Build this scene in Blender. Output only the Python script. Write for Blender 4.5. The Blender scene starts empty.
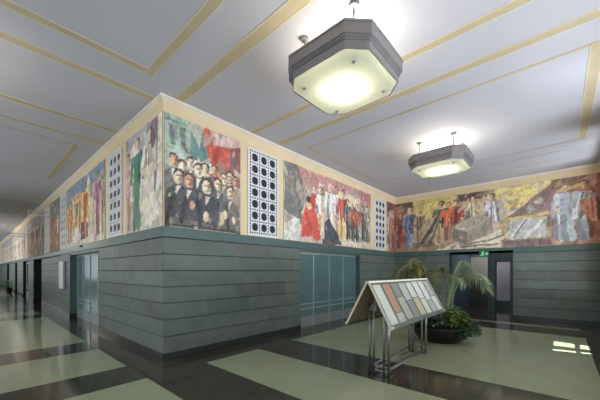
import bpy, bmesh, math, random
import numpy as np
from mathutils import Vector, Matrix
random.seed(7)
sc = bpy.context.scene
COL = sc.collection

# ------------------------------------------------------------------ helpers
def lin(c):
    out = []
    for v in c[:3]:
        v = v / 255.0
        out.append(v / 12.92 if v <= 0.04045 else ((v + 0.055) / 1.055) ** 2.4)
    return tuple(out)

def mat(name, rgb, rough=0.6, metal=0.0, var=0.0, scale=6.0, bump=0.0, attr=None, spec=0.5, coat=0.0, emit=None, estr=0.0):
    """rgb 0-255 sRGB; var = noise variation; attr = colour attribute multiplied in"""
    m = bpy.data.materials.new(name); m.use_nodes = True
    nt = m.node_tree; b = nt.nodes['Principled BSDF']
    c = lin(rgb)
    b.inputs['Base Color'].default_value = (*c, 1)
    b.inputs['Roughness'].default_value = rough
    b.inputs['Metallic'].default_value = metal
    b.inputs['Specular IOR Level'].default_value = spec
    b.inputs['Coat Weight'].default_value = coat
    last = None
    if var or bump:
        tc = nt.nodes.new('ShaderNodeTexCoord')
        nz = nt.nodes.new('ShaderNodeTexNoise')
        nz.inputs['Scale'].default_value = scale
        nz.inputs['Detail'].default_value = 5
        nz.inputs['Roughness'].default_value = 0.6
        nt.links.new(tc.outputs['Object'], nz.inputs['Vector'])
        if var:
            rp = nt.nodes.new('ShaderNodeValToRGB')
            rp.color_ramp.elements[0].position = 0.3
            rp.color_ramp.elements[1].position = 0.7
            rp.color_ramp.elements[0].color = (*[max(0, v * (1 - var)) for v in c], 1)
            rp.color_ramp.elements[1].color = (*[min(1, v * (1 + var)) for v in c], 1)
            nt.links.new(nz.outputs['Fac'], rp.inputs['Fac'])
            last = rp.outputs['Color']
        if bump:
            bp = nt.nodes.new('ShaderNodeBump')
            bp.inputs['Strength'].default_value = bump
            bp.inputs['Distance'].default_value = 0.01
            nt.links.new(nz.outputs['Fac'], bp.inputs['Height'])
            nt.links.new(bp.outputs['Normal'], b.inputs['Normal'])
    if attr:
        at = nt.nodes.new('ShaderNodeAttribute'); at.attribute_name = attr
        if last is None:
            nt.links.new(at.outputs['Color'], b.inputs['Base Color'])
        else:
            mx = nt.nodes.new('ShaderNodeMix'); mx.data_type = 'RGBA'; mx.blend_type = 'MULTIPLY'
            mx.inputs[0].default_value = 1.0
            nt.links.new(last, mx.inputs[6]); nt.links.new(at.outputs['Color'], mx.inputs[7])
            nt.links.new(mx.outputs[2], b.inputs['Base Color'])
    elif last is not None:
        nt.links.new(last, b.inputs['Base Color'])
    if emit:
        b.inputs['Emission Color'].default_value = (*lin(emit), 1)
        b.inputs['Emission Strength'].default_value = estr
    return m

M = {}
M['cream'] = mat('cream_plaster', (236, 216, 176), 0.7, var=0.05, scale=1.5)
M['lip'] = mat('lit_lip_moulding', (240, 232, 218), 0.6, var=0.02, scale=2)  # light caught by the cove lip, put into its colour as near-white
M['ceil'] = mat('ceiling_plaster', (191, 190, 196), 0.8, var=0.035, scale=0.6)
M['stripe'] = mat('ceiling_band_ochre', (190, 176, 144), 0.7, var=0.08, scale=2)
M['stripe_edge'] = mat('ceiling_band_edge', (214, 204, 178), 0.7)
M['marble'] = mat('green_grey_marble', (108, 118, 111), 0.42, var=0.14, scale=3.0, attr='tint', spec=0.3)
M['cap'] = mat('dark_teal_marble', (84, 106, 102), 0.35, var=0.12, scale=4, spec=0.35)
M['joint'] = mat('marble_joint', (44, 52, 50), 0.8, var=0.1)
M['base'] = mat('black_green_marble_base', (42, 48, 44), 0.25, var=0.25, scale=8)
M['floor_light'] = mat('pale_green_terrazzo', (163, 170, 139), 0.11, var=0.05, scale=2.2, spec=0.6)
M['floor_dark'] = mat('dark_brown_terrazzo', (66, 63, 52), 0.10, var=0.10, scale=3, spec=0.6)
M['paint'] = mat('mural_paint', (255, 255, 255), 0.75, attr='paint', spec=0.2)
M['grille'] = mat('white_painted_plaster', (244, 243, 244), 0.6, var=0.03, scale=5)
M['void'] = mat('recess_shade_colour', (52, 54, 62), 0.9, var=0.2)  # dark colour stands in for shade in the recess behind the grilles
M['metal'] = mat('brushed_aluminium', (150, 146, 146), 0.38, 0.6, var=0.06, scale=9)
M['metal_light'] = mat('satin_aluminium', (196, 202, 206), 0.38, 0.6, var=0.04, scale=9)
M['steel'] = mat('stand_steel_tube', (158, 158, 156), 0.35, 0.85, var=0.05, scale=10)
M['bracket'] = mat('pale_painted_steel', (205, 200, 188), 0.5, 0.2, var=0.04)
M['glass_teal'] = mat('frosted_teal_glass', (96, 126, 128), 0.16, var=0.08, scale=1.3, spec=0.6)
M['kick'] = mat('kick_plate_metal', (150, 158, 155), 0.36, 0.15, var=0.06, scale=4)
M['dgreen'] = mat('dark_green_metal', (40, 52, 50), 0.4, 0.2, var=0.12, scale=4)
M['lilac'] = mat('lilac_grey_glass', (142, 142, 158), 0.2, var=0.08, scale=2)
M['bluepanel'] = mat('slate_blue_panel', (74, 94, 110), 0.4, var=0.1, scale=3)
M['blind'] = mat('pale_roller_blind', (168, 172, 172), 0.7, var=0.05, scale=5)
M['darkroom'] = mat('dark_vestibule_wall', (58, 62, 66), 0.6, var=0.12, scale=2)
M['panel_wood'] = mat('beige_board', (150, 140, 112), 0.6, var=0.1, scale=5)
M['panel_front'] = mat('dark_grey_backing_board', (84, 86, 80), 0.45, var=0.08, scale=5)
M['edge_white'] = mat('pale_board_edge', (214, 208, 192), 0.5, var=0.04)
M['bowl'] = mat('black_planter_bowl', (22, 23, 24), 0.45, var=0.2, scale=6)
M['soil'] = mat('dark_soil', (40, 33, 25), 0.95, var=0.4, scale=30, bump=0.6)
M['trunk'] = mat('pale_palm_stem', (150, 156, 140), 0.7, var=0.2, scale=14)
M['palm_green'] = mat('palm_leaf_green', (146, 162, 128), 0.45, var=0.25, scale=7)
M['palm_olive'] = mat('palm_leaf_olive', (122, 122, 70), 0.5, var=0.25, scale=7)
M['leaf_dark'] = mat('leaf_dark_green', (44, 74, 50), 0.4, var=0.3, scale=9)
M['leaf_mid'] = mat('leaf_mid_green', (96, 136, 84), 0.4, var=0.3, scale=9)
M['leaf_yellow'] = mat('leaf_yellow_green', (146, 146, 72), 0.45, var=0.3, scale=9)
M['leaf_grey'] = mat('leaf_grey_green', (122, 134, 118), 0.5, var=0.3, scale=9)
M['white_board'] = mat('white_notice_board', (224, 226, 224), 0.5, var=0.02)
M['exit_green'] = mat('exit_sign_green', (18, 110, 74), 0.4, var=0.05, emit=(20, 140, 90), estr=0.12)
M['exit_white'] = mat('exit_sign_white', (186, 226, 204), 0.4, emit=(200, 250, 225), estr=0.15)
M['black'] = mat('black_plastic', (26, 27, 29), 0.4, var=0.1)

def new_obj(name, me, parent=None):
    o = bpy.data.objects.new(name, me); COL.objects.link(o)
    if parent is not None: o.parent = parent
    return o

def bm_obj(name, bm, mats, parent=None, smooth=False):
    bmesh.ops.recalc_face_normals(bm, faces=bm.faces)
    me = bpy.data.meshes.new(name); bm.to_mesh(me); bm.free()
    for m in (mats if isinstance(mats, (list, tuple)) else [mats]):
        me.materials.append(M[m] if isinstance(m, str) else m)
    if smooth:
        me.polygons.foreach_set('use_smooth', [True] * len(me.polygons))
    return new_obj(name, me, parent)

def box(bm, x0, y0, z0, x1, y1, z1, mi=0, tint=None, layer=None):
    vs = [bm.verts.new(p) for p in ((x0, y0, z0), (x1, y0, z0), (x1, y1, z0), (x0, y1, z0), (x0, y0, z1), (x1, y0, z1), (x1, y1, z1), (x0, y1, z1))]
    fs = []
    for q in ((0, 3, 2, 1), (4, 5, 6, 7), (0, 1, 5, 4), (1, 2, 6, 5), (2, 3, 7, 6), (3, 0, 4, 7)):
        f = bm.faces.new([vs[i] for i in q]); f.material_index = mi; fs.append(f)
    if layer is not None:
        for f in fs:
            for l in f.loops: l[layer] = tint
    return vs, fs

def tube(bm, p0, p1, r0, r1=None, seg=10, mi=0, cap=True):
    p0, p1 = Vector(p0), Vector(p1); r1 = r0 if r1 is None else r1
    d = (p1 - p0).normalized(); a = d.orthogonal().normalized(); b = d.cross(a)
    A = [bm.verts.new(p0 + r0 * (math.cos(t) * a + math.sin(t) * b)) for t in [2 * math.pi * i / seg for i in range(seg)]]
    B = [bm.verts.new(p1 + r1 * (math.cos(t) * a + math.sin(t) * b)) for t in [2 * math.pi * i / seg for i in range(seg)]]
    for i in range(seg):
        f = bm.faces.new((A[i], A[(i + 1) % seg], B[(i + 1) % seg], B[i])); f.material_index = mi; f.smooth = True
    if cap:
        bm.faces.new(A[::-1]).material_index = mi; bm.faces.new(B).material_index = mi

def lathe(bm, prof, seg=32, mi=0, c=(0, 0)):
    rings = []
    for r, z in prof:
        rings.append([bm.verts.new((c[0] + r * math.cos(2 * math.pi * i / seg), c[1] + r * math.sin(2 * math.pi * i / seg), z)) for i in range(seg)])
    for A, B in zip(rings, rings[1:]):
        for i in range(seg):
            f = bm.faces.new((A[i], A[(i + 1) % seg], B[(i + 1) % seg], B[i])); f.material_index = mi; f.smooth = True
    bm.faces.new(rings[0][::-1]).material_index = mi
    bm.faces.new(rings[-1]).material_index = mi

def thing(name, label, cat, loc=(0, 0, 0), rz=0.0, group=None):
    o = bpy.data.objects.new(name, None); COL.objects.link(o)
    o.empty_display_size = 0.1
    o.location = loc; o.rotation_euler = (0, 0, rz)
    o['label'] = label; o['category'] = cat
    if group: o['group'] = group
    return o

def tag(o, label, cat, group=None):
    o['label'] = label; o['category'] = cat
    if group: o['group'] = group
    return o

def struct(o, label=None):
    o['kind'] = 'structure'
    if label: o['label'] = label
    return o

def dup(root, loc, rz=None, label=None, group=None):
    r = root.copy(); COL.objects.link(r); r.location = loc
    if rz is not None: r.rotation_euler = (0, 0, rz)
    if label: r['label'] = label
    if group: r['group'] = group
    for ch in list(root.children):
        c = ch.copy(); COL.objects.link(c); c.parent = r
        for g in list(ch.children):
            d = g.copy(); COL.objects.link(d); d.parent = c
    return r

def bevel(o, w=0.006, seg=2):
    m = o.modifiers.new('bevel', 'BEVEL'); m.width = w; m.segments = seg; m.limit_method = 'ANGLE'
    return o

# ------------------------------------------------------------------ key dimensions (metres, camera stands at 0,0)
YA, XB, XR, YS, XW = 5.27, 2.29, 12.05, -0.92, -2.3
ZC, ZD, ZM = 4.70, 2.40, 4.43        # ceiling, dado top, mural top
YEND = 62.0
DOOR_A = (5.95, 9.13); DOOR_B = (9.21, 12.62); ZDOOR = 2.14
COURSE = [0.13, 0.43, 0.73, 1.03, 1.32, 1.615, 1.915, 2.215]

# ------------------------------------------------------------------ floor: one slab of dark terrazzo with pale panels laid in
def zone_mesh(name, xs0, ys0, rects, z, mats, thick=0.1, up=True):
    xs = sorted(set(xs0 + [r[0] for r in rects] + [r[1] for r in rects]))
    ys = sorted(set(ys0 + [r[2] for r in rects] + [r[3] for r in rects]))
    bm = bmesh.new(); V = {}
    def v(i, j):
        if (i, j) not in V: V[(i, j)] = bm.verts.new((xs[i], ys[j], z))
        return V[(i, j)]
    for i in range(len(xs) - 1):
        for j in range(len(ys) - 1):
            cx, cy = (xs[i] + xs[i + 1]) / 2, (ys[j] + ys[j + 1]) / 2
            f = bm.faces.new((v(i, j), v(i + 1, j), v(i + 1, j + 1), v(i, j + 1)))
            for r in rects:
                if r[0] < cx < r[1] and r[2] < cy < r[3]: f.material_index = r[4]
    zz = z - thick if up else z + thick
    bx = [bm.verts.new(p) for p in ((xs[0], ys[0], zz), (xs[-1], ys[0], zz), (xs[-1], ys[-1], zz), (xs[0], ys[-1], zz))]
    bm.faces.new(bx)
    me = bpy.data.meshes.new(name); bm.to_mesh(me); bm.free()
    for m in mats: me.materials.append(M[m])
    return new_obj(name, me)

fl = [(-1.75, 1.75, 5.45, 7.07, 1), (-1.75, 1.74, 8.0, 13.4, 1), (-1.75, 1.76, 0.4, 4.62, 1),
      (2.74, 3.94, -0.3, 4.63, 1), (4.95, 9.75, -0.45, 4.66, 1), (10.83, 11.13, -0.40, 4.66, 1)]
y = 14.35
while y < 42:
    fl += [(-1.75, 1.75, y, y + 1.6, 1), (-1.75, 1.75, y + 2.55, y + 7.9, 1)]
    y += 8.9
floor = zone_mesh('floor', [XW - 0.1, XB + 0.4, 18.0], [-6.5, YS - 0.1, YEND], fl, 0.0, ['floor_dark', 'floor_light'])
struct(floor)

# ------------------------------------------------------------------ ceiling with shallow ochre bands and thin frames
bm = bmesh.new()
box(bm, XW - 0.1, -6.5, ZC, 18.0, YEND, ZC + 0.12, 0)
def band(x0, x1, y0, y1, edge=0.008, h=0.004):
    if x1 - x0 < 0.3 and x1 - x0 > 0.09: x0 -= 0.012; x1 += 0.012
    if y1 - y0 < 0.3 and y1 - y0 > 0.09: y0 -= 0.012; y1 += 0.012
    box(bm, x0, y0, ZC - h, x1, y1, ZC + 0.01, 1)
    if min(x1 - x0, y1 - y0) > 0.06:
        e = edge
        if (x1 - x0) < (y1 - y0):
            box(bm, x0 - e, y0, ZC - h - 0.003, x0 + e, y1, ZC + 0.01, 2); box(bm, x1 - e, y0, ZC - h - 0.003, x1 + e, y1, ZC + 0.01, 2)
        else:
            box(bm, x0, y0 - e, ZC - h - 0.003, x1, y0 + e, ZC + 0.01, 2); box(bm, x0, y1 - e, ZC - h - 0.003, x1, y1 + e, ZC + 0.01, 2)
# crossing frame above the viewer
band(1.82, 1.92, -0.4, 4.85); band(-1.82, 1.82, 4.73, 4.84); band(-1.92, -1.82, -0.4, 4.85)
band(2.44, 2.59, YS, YA - 0.1)                     # runs to the wall corner
band(XW, XB - 0.1, 5.41, 5.55)
band(XW, XB - 0.1, 7.32, 7.45); band(XW, XB - 0.1, 8.27, 8.37)
for k in range(5):                                 # hall frames, one per bay
    y0 = 8.88 + k * 9.2
    band(-1.80, 1.80, y0, y0 + 0.05, 0.004); band(-1.80, 1.80, y0 + 3.9, y0 + 3.95, 0.004)
    band(1.69, 1.80, y0 + 0.05, y0 + 3.9); band(-1.80, -1.69, y0 + 0.05, y0 + 3.9)
    if k:
        band(XW, XB - 0.1, y0 - 1.5, y0 - 1.37); band(XW, XB - 0.1, y0 - 0.6, y0 - 0.5)
band(4.15, 4.26, YS, YA - 0.1); band(4.95, 5.08, YS, YA - 0.1)
band(10.09, 10.12, YS, YA - 0.1, 0.006); band(10.87, 10.90, YS, YA - 0.1, 0.006)
band(5.61, 5.67, -0.45, 4.76); band(9.50, 9.55, -0.45, 4.76); band(5.67, 9.50, 4.71, 4.76); band(5.67, 9.50, -0.45, -0.33)
struct(bm_obj('ceiling', bm, ['ceil', 'stripe', 'stripe_edge']))

# ------------------------------------------------------------------ marble dado courses
def dado(bm, lay, axis, plane, s0, s1, courses, rnd, sgn=-1, proud=0.012, back=0.05, zmax=None):
    """axis 'x': face looks to -Y at y=plane, runs along x;  axis 'y': face looks to -X at x=plane"""
    for ci in range(len(courses) - 1):
        z0, z1 = courses[ci], courses[ci + 1] - 0.015
        s = s0
        while s < s1 - 1e-6:
            L = rnd.uniform(0.8, 1.7)
            e = s + L
            if s1 - e < 0.45: e = s1
            t = rnd.uniform(0.90, 1.08); g = rnd.uniform(-0.03, 0.03)
            tint = (t - g * 0.5, t + g, t + g * 0.6, 1)
            if axis == 'x':
                vs, fs = box(bm, s, plane, z0, e, plane + back, z1, 0, tint, lay)
                for v in vs:
                    if v.co.y < plane + 1e-4 and v.co.z < z0 + 1e-4: v.co.y -= proud
            else:
                vs, fs = box(bm, plane, s, z0, plane + back, e, z1, 0, tint, lay)
                for v in vs:
                    if v.co.x < plane + 1e-4 and v.co.z < z0 + 1e-4: v.co.x -= proud
            s = e
WALL_MATS = ['marble', 'joint', 'cream', 'lip', 'cap', 'darkroom']

# wall_front: along x at y = YA
rnd = random.Random(3)
bm = bmesh.new(); lay = bm.loops.layers.color.new('tint')
W1 = (1, 1, 1, 1)
def wbox(*a, mi): box(bm, *a, mi, W1, lay)
wbox(XB + 0.03, YA + 0.02, 0, DOOR_A[0], YA + 0.45, ZD, mi=1)
wbox(DOOR_A[1], YA + 0.02, 0, XR + 0.3, YA + 0.45, ZD, mi=1)
wbox(DOOR_A[0], YA + 0.01, ZDOOR, DOOR_A[1], YA + 0.45, ZD, mi=4)
dado(bm, lay, 'x', YA, XB - 0.003, DOOR_A[0], COURSE, rnd)
dado(bm, lay, 'x', YA, DOOR_A[1], XR, COURSE, rnd)
wbox(XB - 0.012, YA - 0.012, ZD, XR + 0.3, YA + 0.45, ZC, mi=2)
box(bm, DOOR_A[0] - 0.001, YA + 0.0, 0, DOOR_A[0] + 0.02, YA + 0.25, ZDOOR, 4, W1, lay)
box(bm, DOOR_A[1] - 0.03, YA + 0.0, 0, DOOR_A[1] + 0.001, YA + 0.25, ZDOOR, 4, W1, lay)
struct(bm_obj('wall_front', bm, WALL_MATS))

# wall_left: along y at x = XB, with shallow recesses further down the hall
rnd = random.Random(11)
bm = bmesh.new(); lay = bm.loops.layers.color.new('tint')
Y0 = YA + 0.01
wbox(XB + 0.02, Y0 + 0.02, 0, XB + 0.45, DOOR_B[0], ZD, mi=1)
dado(bm, lay, 'y', XB, Y0, DOOR_B[0], COURSE, rnd)
wbox(XB + 0.02, DOOR_B[1], 0, XB + 0.45, 14.12, ZD, mi=1)
dado(bm, lay, 'y', XB, DOOR_B[1], 14.12, COURSE, rnd)
wbox(XB + 0.01, DOOR_B[0], ZDOOR, XB + 0.45, DOOR_B[1], ZD, mi=4)
for yy in (DOOR_B[0] - 0.001, DOOR_B[1] - 0.02):
    wbox(XB, yy, 0, XB + 0.26, yy + 0.021, ZDOOR, mi=4)
# far bays: piers flush with the wall, bays set back
bays = [(14.12, 19.4, 0.10, True), (19.4, 21.3, 0.55, False), (21.3, 23.4, 0.0, True), (23.4, 26.0, 0.25, False), (26.0, 29.4, 0.0, True),
        (29.4, 31.2, 0.5, False), (31.2, 36.0, 0.0, True), (36.0, 38.5, 0.4, False), (38.5, YEND, 0.0, True)]
for a, b, d, solid in bays:
    if solid:
        wbox(XB + d + 0.02, a, 0, XB + 0.7, b, ZD - 0.16, mi=1)
        dado(bm, lay, 'y', XB + d, a, b, COURSE, rnd)
    else:
        wbox(XB + d, a, 0, XB + 0.7, b, ZD - 0.16, mi=5)
    wbox(XB + 0.02, a, 2.225, XB + 0.7, b, ZD, mi=4)
wbox(XB - 0.0115, YA - 0.0115, ZD, XB + 0.45, YEND, ZC, mi=2)
struct(bm_obj('wall_left', bm, WALL_MATS))

# wall_back: along y at x = XR with the vestibule opening
DR = (1.17, 3.13); ZDR = 2.30
rnd = random.Random(5)
bm = bmesh.new(); lay = bm.loops.layers.color.new('tint')
for a, b in ((YS - 0.2, DR[0]), (DR[1], YA)):
    wbox(XR + 0.02, a, 0, XR + 0.35, b, ZD, mi=1)
    dado(bm, lay, 'y', XR, a, b, COURSE, rnd)
wbox(XR, DR[0], ZDR, XR + 0.35, DR[1], ZD, mi=4)
wbox(XR - 0.012, YS - 0.2, ZD, XR + 0.35, YA + 0.2, ZC, mi=2)
struct(bm_obj('wall_back', bm, WALL_MATS))

# wall_right: south side of the lobby, just outside the frame, with a small barred opening sized for the added spot lamp's floor patch
SX = (7.93, 8.66); SZ = (0.84, 1.62)
bm = bmesh.new(); lay = bm.loops.layers.color.new('tint')
SW = [(2.6, 5.0), (5.2, 7.6), (9.0, 11.2)]
SWZ = (0.85, 4.3)
e_ = [XB] + [v for w in SW for v in w] + [XR + 0.3]
for i in range(0, len(e_), 2):
    if e_[i] == 7.6:
        wbox(7.6, YS - 0.06, 0, SX[0], YS, ZC, mi=2); wbox(SX[1], YS - 0.06, 0, 9.0, YS, ZC, mi=2)
    else:
        wbox(e_[i], YS - 0.06, 0, e_[i + 1], YS, ZC, mi=2)
for a, b in SW:
    wbox(a, YS - 0.06, 0, b, YS, SWZ[0], mi=4); wbox(a, YS - 0.06, SWZ[1], b, YS, ZC, mi=2)
wbox(SX[0], YS - 0.06, 0, SX[1], YS, SZ[0], mi=2); wbox(SX[0], YS - 0.06, SZ[1], SX[1], YS, ZC, mi=2)
wbox(XB + 0.06, YS, 0, XR, YS + 0.03, 0.78, mi=4)
wbox(XB, -6.5, 0, XB + 0.06, YS, ZC, mi=2)
struct(bm_obj('wall_right', bm, WALL_MATS))
bm = bmesh.new()
for x0, x1 in ((SX[0], 7.99), (8.10, 8.32), (8.65, SX[1])):
    box(bm, x0, YS - 0.05, SZ[0], x1, YS - 0.02, SZ[1])
for z in (1.16,):
    box(bm, SX[0], YS - 0.05, z, SX[1], YS - 0.02, z + 0.045)
struct(bm_obj('window_1', bm, 'dgreen'))

# wall_west: window side of the hall, outside the frame
bm = bmesh.new(); lay = bm.loops.layers.color.new('tint')
WIN = []
for y in (-5.6, -1.0, 3.6, 8.2, 12.8, 24.0, 28.6, 33.2, 37.8, 42.4, 47.0):
    WIN.append((y + 0.4, y + 2.8))
ys = [-6.5] + [v for w in WIN for v in w] + [YEND]
for i in range(0, len(ys), 2):
    wbox(XW - 0.1, ys[i], 0, XW, ys[i + 1], ZC, mi=2)
for a, b in WIN:
    wbox(XW - 0.1, a, 0, XW, b, 0.9, mi=4); wbox(XW - 0.1, a, 4.2, XW, b, ZC, mi=2)
struct(bm_obj('wall_west', bm, WALL_MATS))
for n, (a, b) in enumerate(WIN):
    bm = bmesh.new()
    for k in range(4):
        yy = a + (b - a) * k / 3
        box(bm, XW - 0.08, min(max(yy - 0.03, a), b - 0.06), 0.9, XW - 0.02, min(max(yy - 0.03, a), b - 0.06) + 0.06, 4.2)
    box(bm, XW - 0.075, a, 2.6, XW - 0.025, b, 2.66)
    struct(bm_obj('window_%d' % (n + 2), bm, 'dgreen'))
for n, (a, b) in enumerate(SW):
    bm = bmesh.new()
    for k in range(4):
        xx = a + (b - a - 0.05) * k / 3; box(bm, xx, YS - 0.05, SWZ[0], xx + 0.05, YS - 0.01, SWZ[1])
    box(bm, a, YS - 0.045, 2.5, b, YS - 0.015, 2.55)
    struct(bm_obj('window_%d' % (n + 30), bm, 'dgreen'))
bm = bmesh.new()
box(bm, XW - 0.1, YEND, 0, XB + 0.7, YEND + 0.2, ZC); box(bm, XW - 0.1, -6.6, 0, XB + 0.06, -6.5, ZC)
struct(bm_obj('wall_end', bm, 'cream'))

# cove mouldings
def cove(name, pts, nrm):
    """pts: two xy ends on the wall plane, nrm: xy unit into room; profile swept, mitre extensions in pts"""
    prof = [(0.0, ZC - 0.17, 0), (0.012, ZC - 0.17, 0), (0.03, ZC - 0.10, 0), (0.06, ZC - 0.055, 0), (0.062, ZC - 0.045, 1), (0.095, ZC - 0.04, 1), (0.095, ZC - 0.012, 1), (0.095, ZC + 0.0, 1)]
    bm = bmesh.new(); rows = []
    for (px, py), (ex, ey) in pts:
        rows.append([bm.verts.new((px + (nrm[0] + ex) * d, py + (nrm[1] + ey) * d, z)) for d, z, _ in prof])
    for i in range(len(prof) - 1):
        f = bm.faces.new((rows[0][i], rows[1][i], rows[1][i + 1], rows[0][i + 1])); f.material_index = prof[i + 1][2]
    me = bpy.data.meshes.new(name); bm.to_mesh(me); bm.free()
    me.materials.append(M['cream']); me.materials.append(M['lip'])
    o = new_obj(name, me); struct(o)
    sd = o.modifiers.new('s', 'SOLIDIFY'); sd.thickness = 0.004; sd.offset = 0
    return o
cove('trim_1', [((XB, YA), (-1, 0)), ((XR, YA), (-1, 0))], (0, -1))
cove('trim_2', [((XB, YA), (0, -1)), ((XB, YEND), (0, 0))], (-1, 0))
cove('trim_3', [((XR, YA), (0, -1)), ((XR, YS), (0, 1))], (-1, 0))
cove('trim_4', [((XB, YS), (0, 0)), ((XR, YS), (-1, 0))], (0, 1))

# marble cap courses
for n, b in ((5, (XB - 0.02, YA - 0.02, 2.218, XR - 0.02, YA + 0.0, ZD)), (6, (XB - 0.02, YA + 0.0, 2.218, XB, 14.12, ZD)), (7, (XR - 0.02, YS, 2.218, XR, YA - 0.02, ZD))):
    bm = bmesh.new(); lay = bm.loops.layers.color.new('tint'); box(bm, *b, 0, W1, lay)
    struct(bm_obj('trim_%d' % n, bm, 'cap'))
# baseboards
def bb(name, *boxes):
    bm = bmesh.new()
    for b in boxes: box(bm, *b)
    struct(bevel(bm_obj(name, bm, 'base'), 0.006))
bb('baseboard_front', (XB - 0.02, YA - 0.02, 0, DOOR_A[0] + 0.005, YA + 0.06, 0.128), (DOOR_A[1] - 0.005, YA - 0.02, 0, XR - 0.02, YA + 0.06, 0.128),
   (DOOR_A[1] - 0.045, YA - 0.005, 0, DOOR_A[1] - 0.006, YA + 0.19, 0.128))
bb('baseboard_left', (XB - 0.02, YA + 0.06, 0, XB + 0.06, DOOR_B[0] + 0.005, 0.128), (XB - 0.02, DOOR_B[1] - 0.035, 0, XB + 0.22, 14.13, 0.128),
   (XB + 0.08, 14.13, 0, XB + 0.14, 19.4, 0.128), (XB - 0.02, 21.26, 0, XB + 0.5, 23.4, 0.128), (XB - 0.02, 25.96, 0, XB + 0.3, 29.4, 0.128), (XB - 0.02, 31.16, 0, XB + 0.3, 36.0, 0.128))
bb('baseboard_back', (XR - 0.02, YS + 0.03, 0, XR + 0.06, DR[0], 0.128), (XR - 0.02, DR[1], 0, XR + 0.06, YA - 0.02, 0.128))

# ------------------------------------------------------------------ glazed doors
def glazed_door(name, length, fr, loc, rz, label, panes):
    """local: runs along +x, faces -y, plane at y=0; panes = list of mullion positions"""
    t = bpy.data.objects.new(name, None); COL.objects.link(t); t.location = loc; t.rotation_euler = (0, 0, rz)
    t['kind'] = 'structure'; t['label'] = label
    H = ZDOOR
    bm = bmesh.new()
    box(bm, 0, -0.03, H - 0.05, length, 0.03, H); box(bm, 0, -0.03, 0, 0.04, 0.03, H - 0.05); box(bm, length - 0.04, -0.03, 0, length, 0.03, H - 0.05)
    bm_obj('door_frame', bm, 'metal_light', t)
    for x in panes[1:-1]:
        bm = bmesh.new(); box(bm, x - 0.022, -0.028, 0.0, x + 0.022, 0.025, H - 0.05)
        bm_obj('mullion', bm, 'metal_light', t)
    for a, b in zip(panes, panes[1:]):
        a2, b2 = a + (0.022 if a > 0.05 else 0.0), b - 0.022
        bm = bmesh.new(); box(bm, a2, -0.006, 0.30, b2, 0.006, H - 0.05)
        bm_obj('pane', bm, 'glass_teal', t)
        bm = bmesh.new(); box(bm, a2, -0.02, 0.0, b2, 0.015, 0.30)
        bm_obj('kick_plate', bm, 'kick', t)
        for z in (0.52, 0.66):
            bm = bmesh.new(); box(bm, a2, -0.022, z - 0.012, b2, -0.006, z + 0.012)
            bm_obj('push_bar', bm, 'metal_light', t)
    bm = bmesh.new(); box(bm, 0, 0.04, 0, length, 0.05, H)
    bm_obj('back_panel', bm, 'darkroom', t)
    return t
LA = DOOR_A[1] - DOOR_A[0] - 0.03
pa = [0.04, 0.74, 1.50, 2.28, LA - 0.04]
pa = [0.04, 6.74 - DOOR_A[0] - 0.02, 7.52 - DOOR_A[0] - 0.02, 8.32 - DOOR_A[0] - 0.02, LA - 0.04]
glazed_door('door_1', LA, 0.04, (DOOR_A[0] + 0.02, YA + 0.20, 0), 0, 'wide teal glazed doorway with thin metal bars behind the display stand', pa)
LB = DOOR_B[1] - DOOR_B[0] - 0.04
pb = [0.04, 0.78, 1.62, 2.5, LB - 0.04]
glazed_door('door_2', LB, 0.04, (XB + 0.22, DOOR_B[1] - 0.02, 0), -math.pi / 2, 'glazed doorway with pale metal bars in the hall wall', pb)
# far doors, just glimpsed down the hall
for i, (a, b, d) in enumerate([(19.5, 21.2, 0.5), (23.5, 25.9, 0.22), (29.5, 31.1, 0.45)]):
    L = b - a
    glazed_door('door_%d' % (i + 3), L, 0.04, (XB + d - 0.06, b, 0), -math.pi / 2, 'glazed doorway far down the hall, number %s along' % ['one', 'two', 'three'][i], [0.04, L / 2, L - 0.04])

# vestibule doorway in the back wall
t = bpy.data.objects.new('door_6', None); COL.objects.link(t); t.location = (XR, DR[0], 0); t['kind'] = 'structure'
t['label'] = 'dark green framed doorway under the green exit sign'
w = DR[1] - DR[0]
bm = bmesh.new()
box(bm, -0.02, 0, 0, 0.25, 0.07, ZDR); box(bm, -0.02, w - 0.07, 0, 0.25, w, ZDR); box(bm, -0.02, 0.07, ZDR - 0.10, 0.25, w - 0.07, ZDR)
bm_obj('door_frame', bm, 'dgreen', t)
bm = bmesh.new(); box(bm, -0.03, 0.50, 0, 0.28, 0.72, ZDR - 0.10)
bm_obj('post', bm, 'dgreen', t)
bm = bmesh.new(); box(bm, 0.02, 0.07, 1.98, 0.2, 0.50, ZDR - 0.10)
bm_obj('transom', bm, 'dgreen', t)
# vestibule behind
bm = bmesh.new()
box(bm, XR + 0.35, 3.13, 0, 15.6, 3.23, ZC)
struct(bm_obj('wall_vestibule_left', bm, 'bluepanel'))
bm = bmesh.new()
box(bm, 15.6, 0.2, 0, 15.7, 3.23, ZC)
struct(bm_obj('wall_vestibule_back', bm, 'darkroom'))
bm = bmesh.new()
box(bm, XR + 0.35, 0.1, 0, 15.7, 0.2, ZC)
struct(bm_obj('wall_vestibule_right', bm, 'lilac'))
bm = bmesh.new(); box(bm, XR + 0.36, 0.2, 3.3, 15.6, 3.13, 3.35)
struct(bm_obj('ceiling_vestibule', bm, 'darkroom'))
bl = thing('window_blind', 'pale grey roller blind hanging on far vestibule wall beyond the doorway', 'blind', (15.55, 2.78, 1.2))
bm = bmesh.new(); box(bm, 0.0, -0.33, 0.04, 0.02, 0.33, 1.05); bm_obj('blind_cloth', bm, 'blind', bl)
bm = bmesh.new(); tube(bm, (0.0, -0.34, 1.08), (0.0, 0.34, 1.08), 0.035); bm_obj('roller', bm, 'metal_light', bl)
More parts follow.
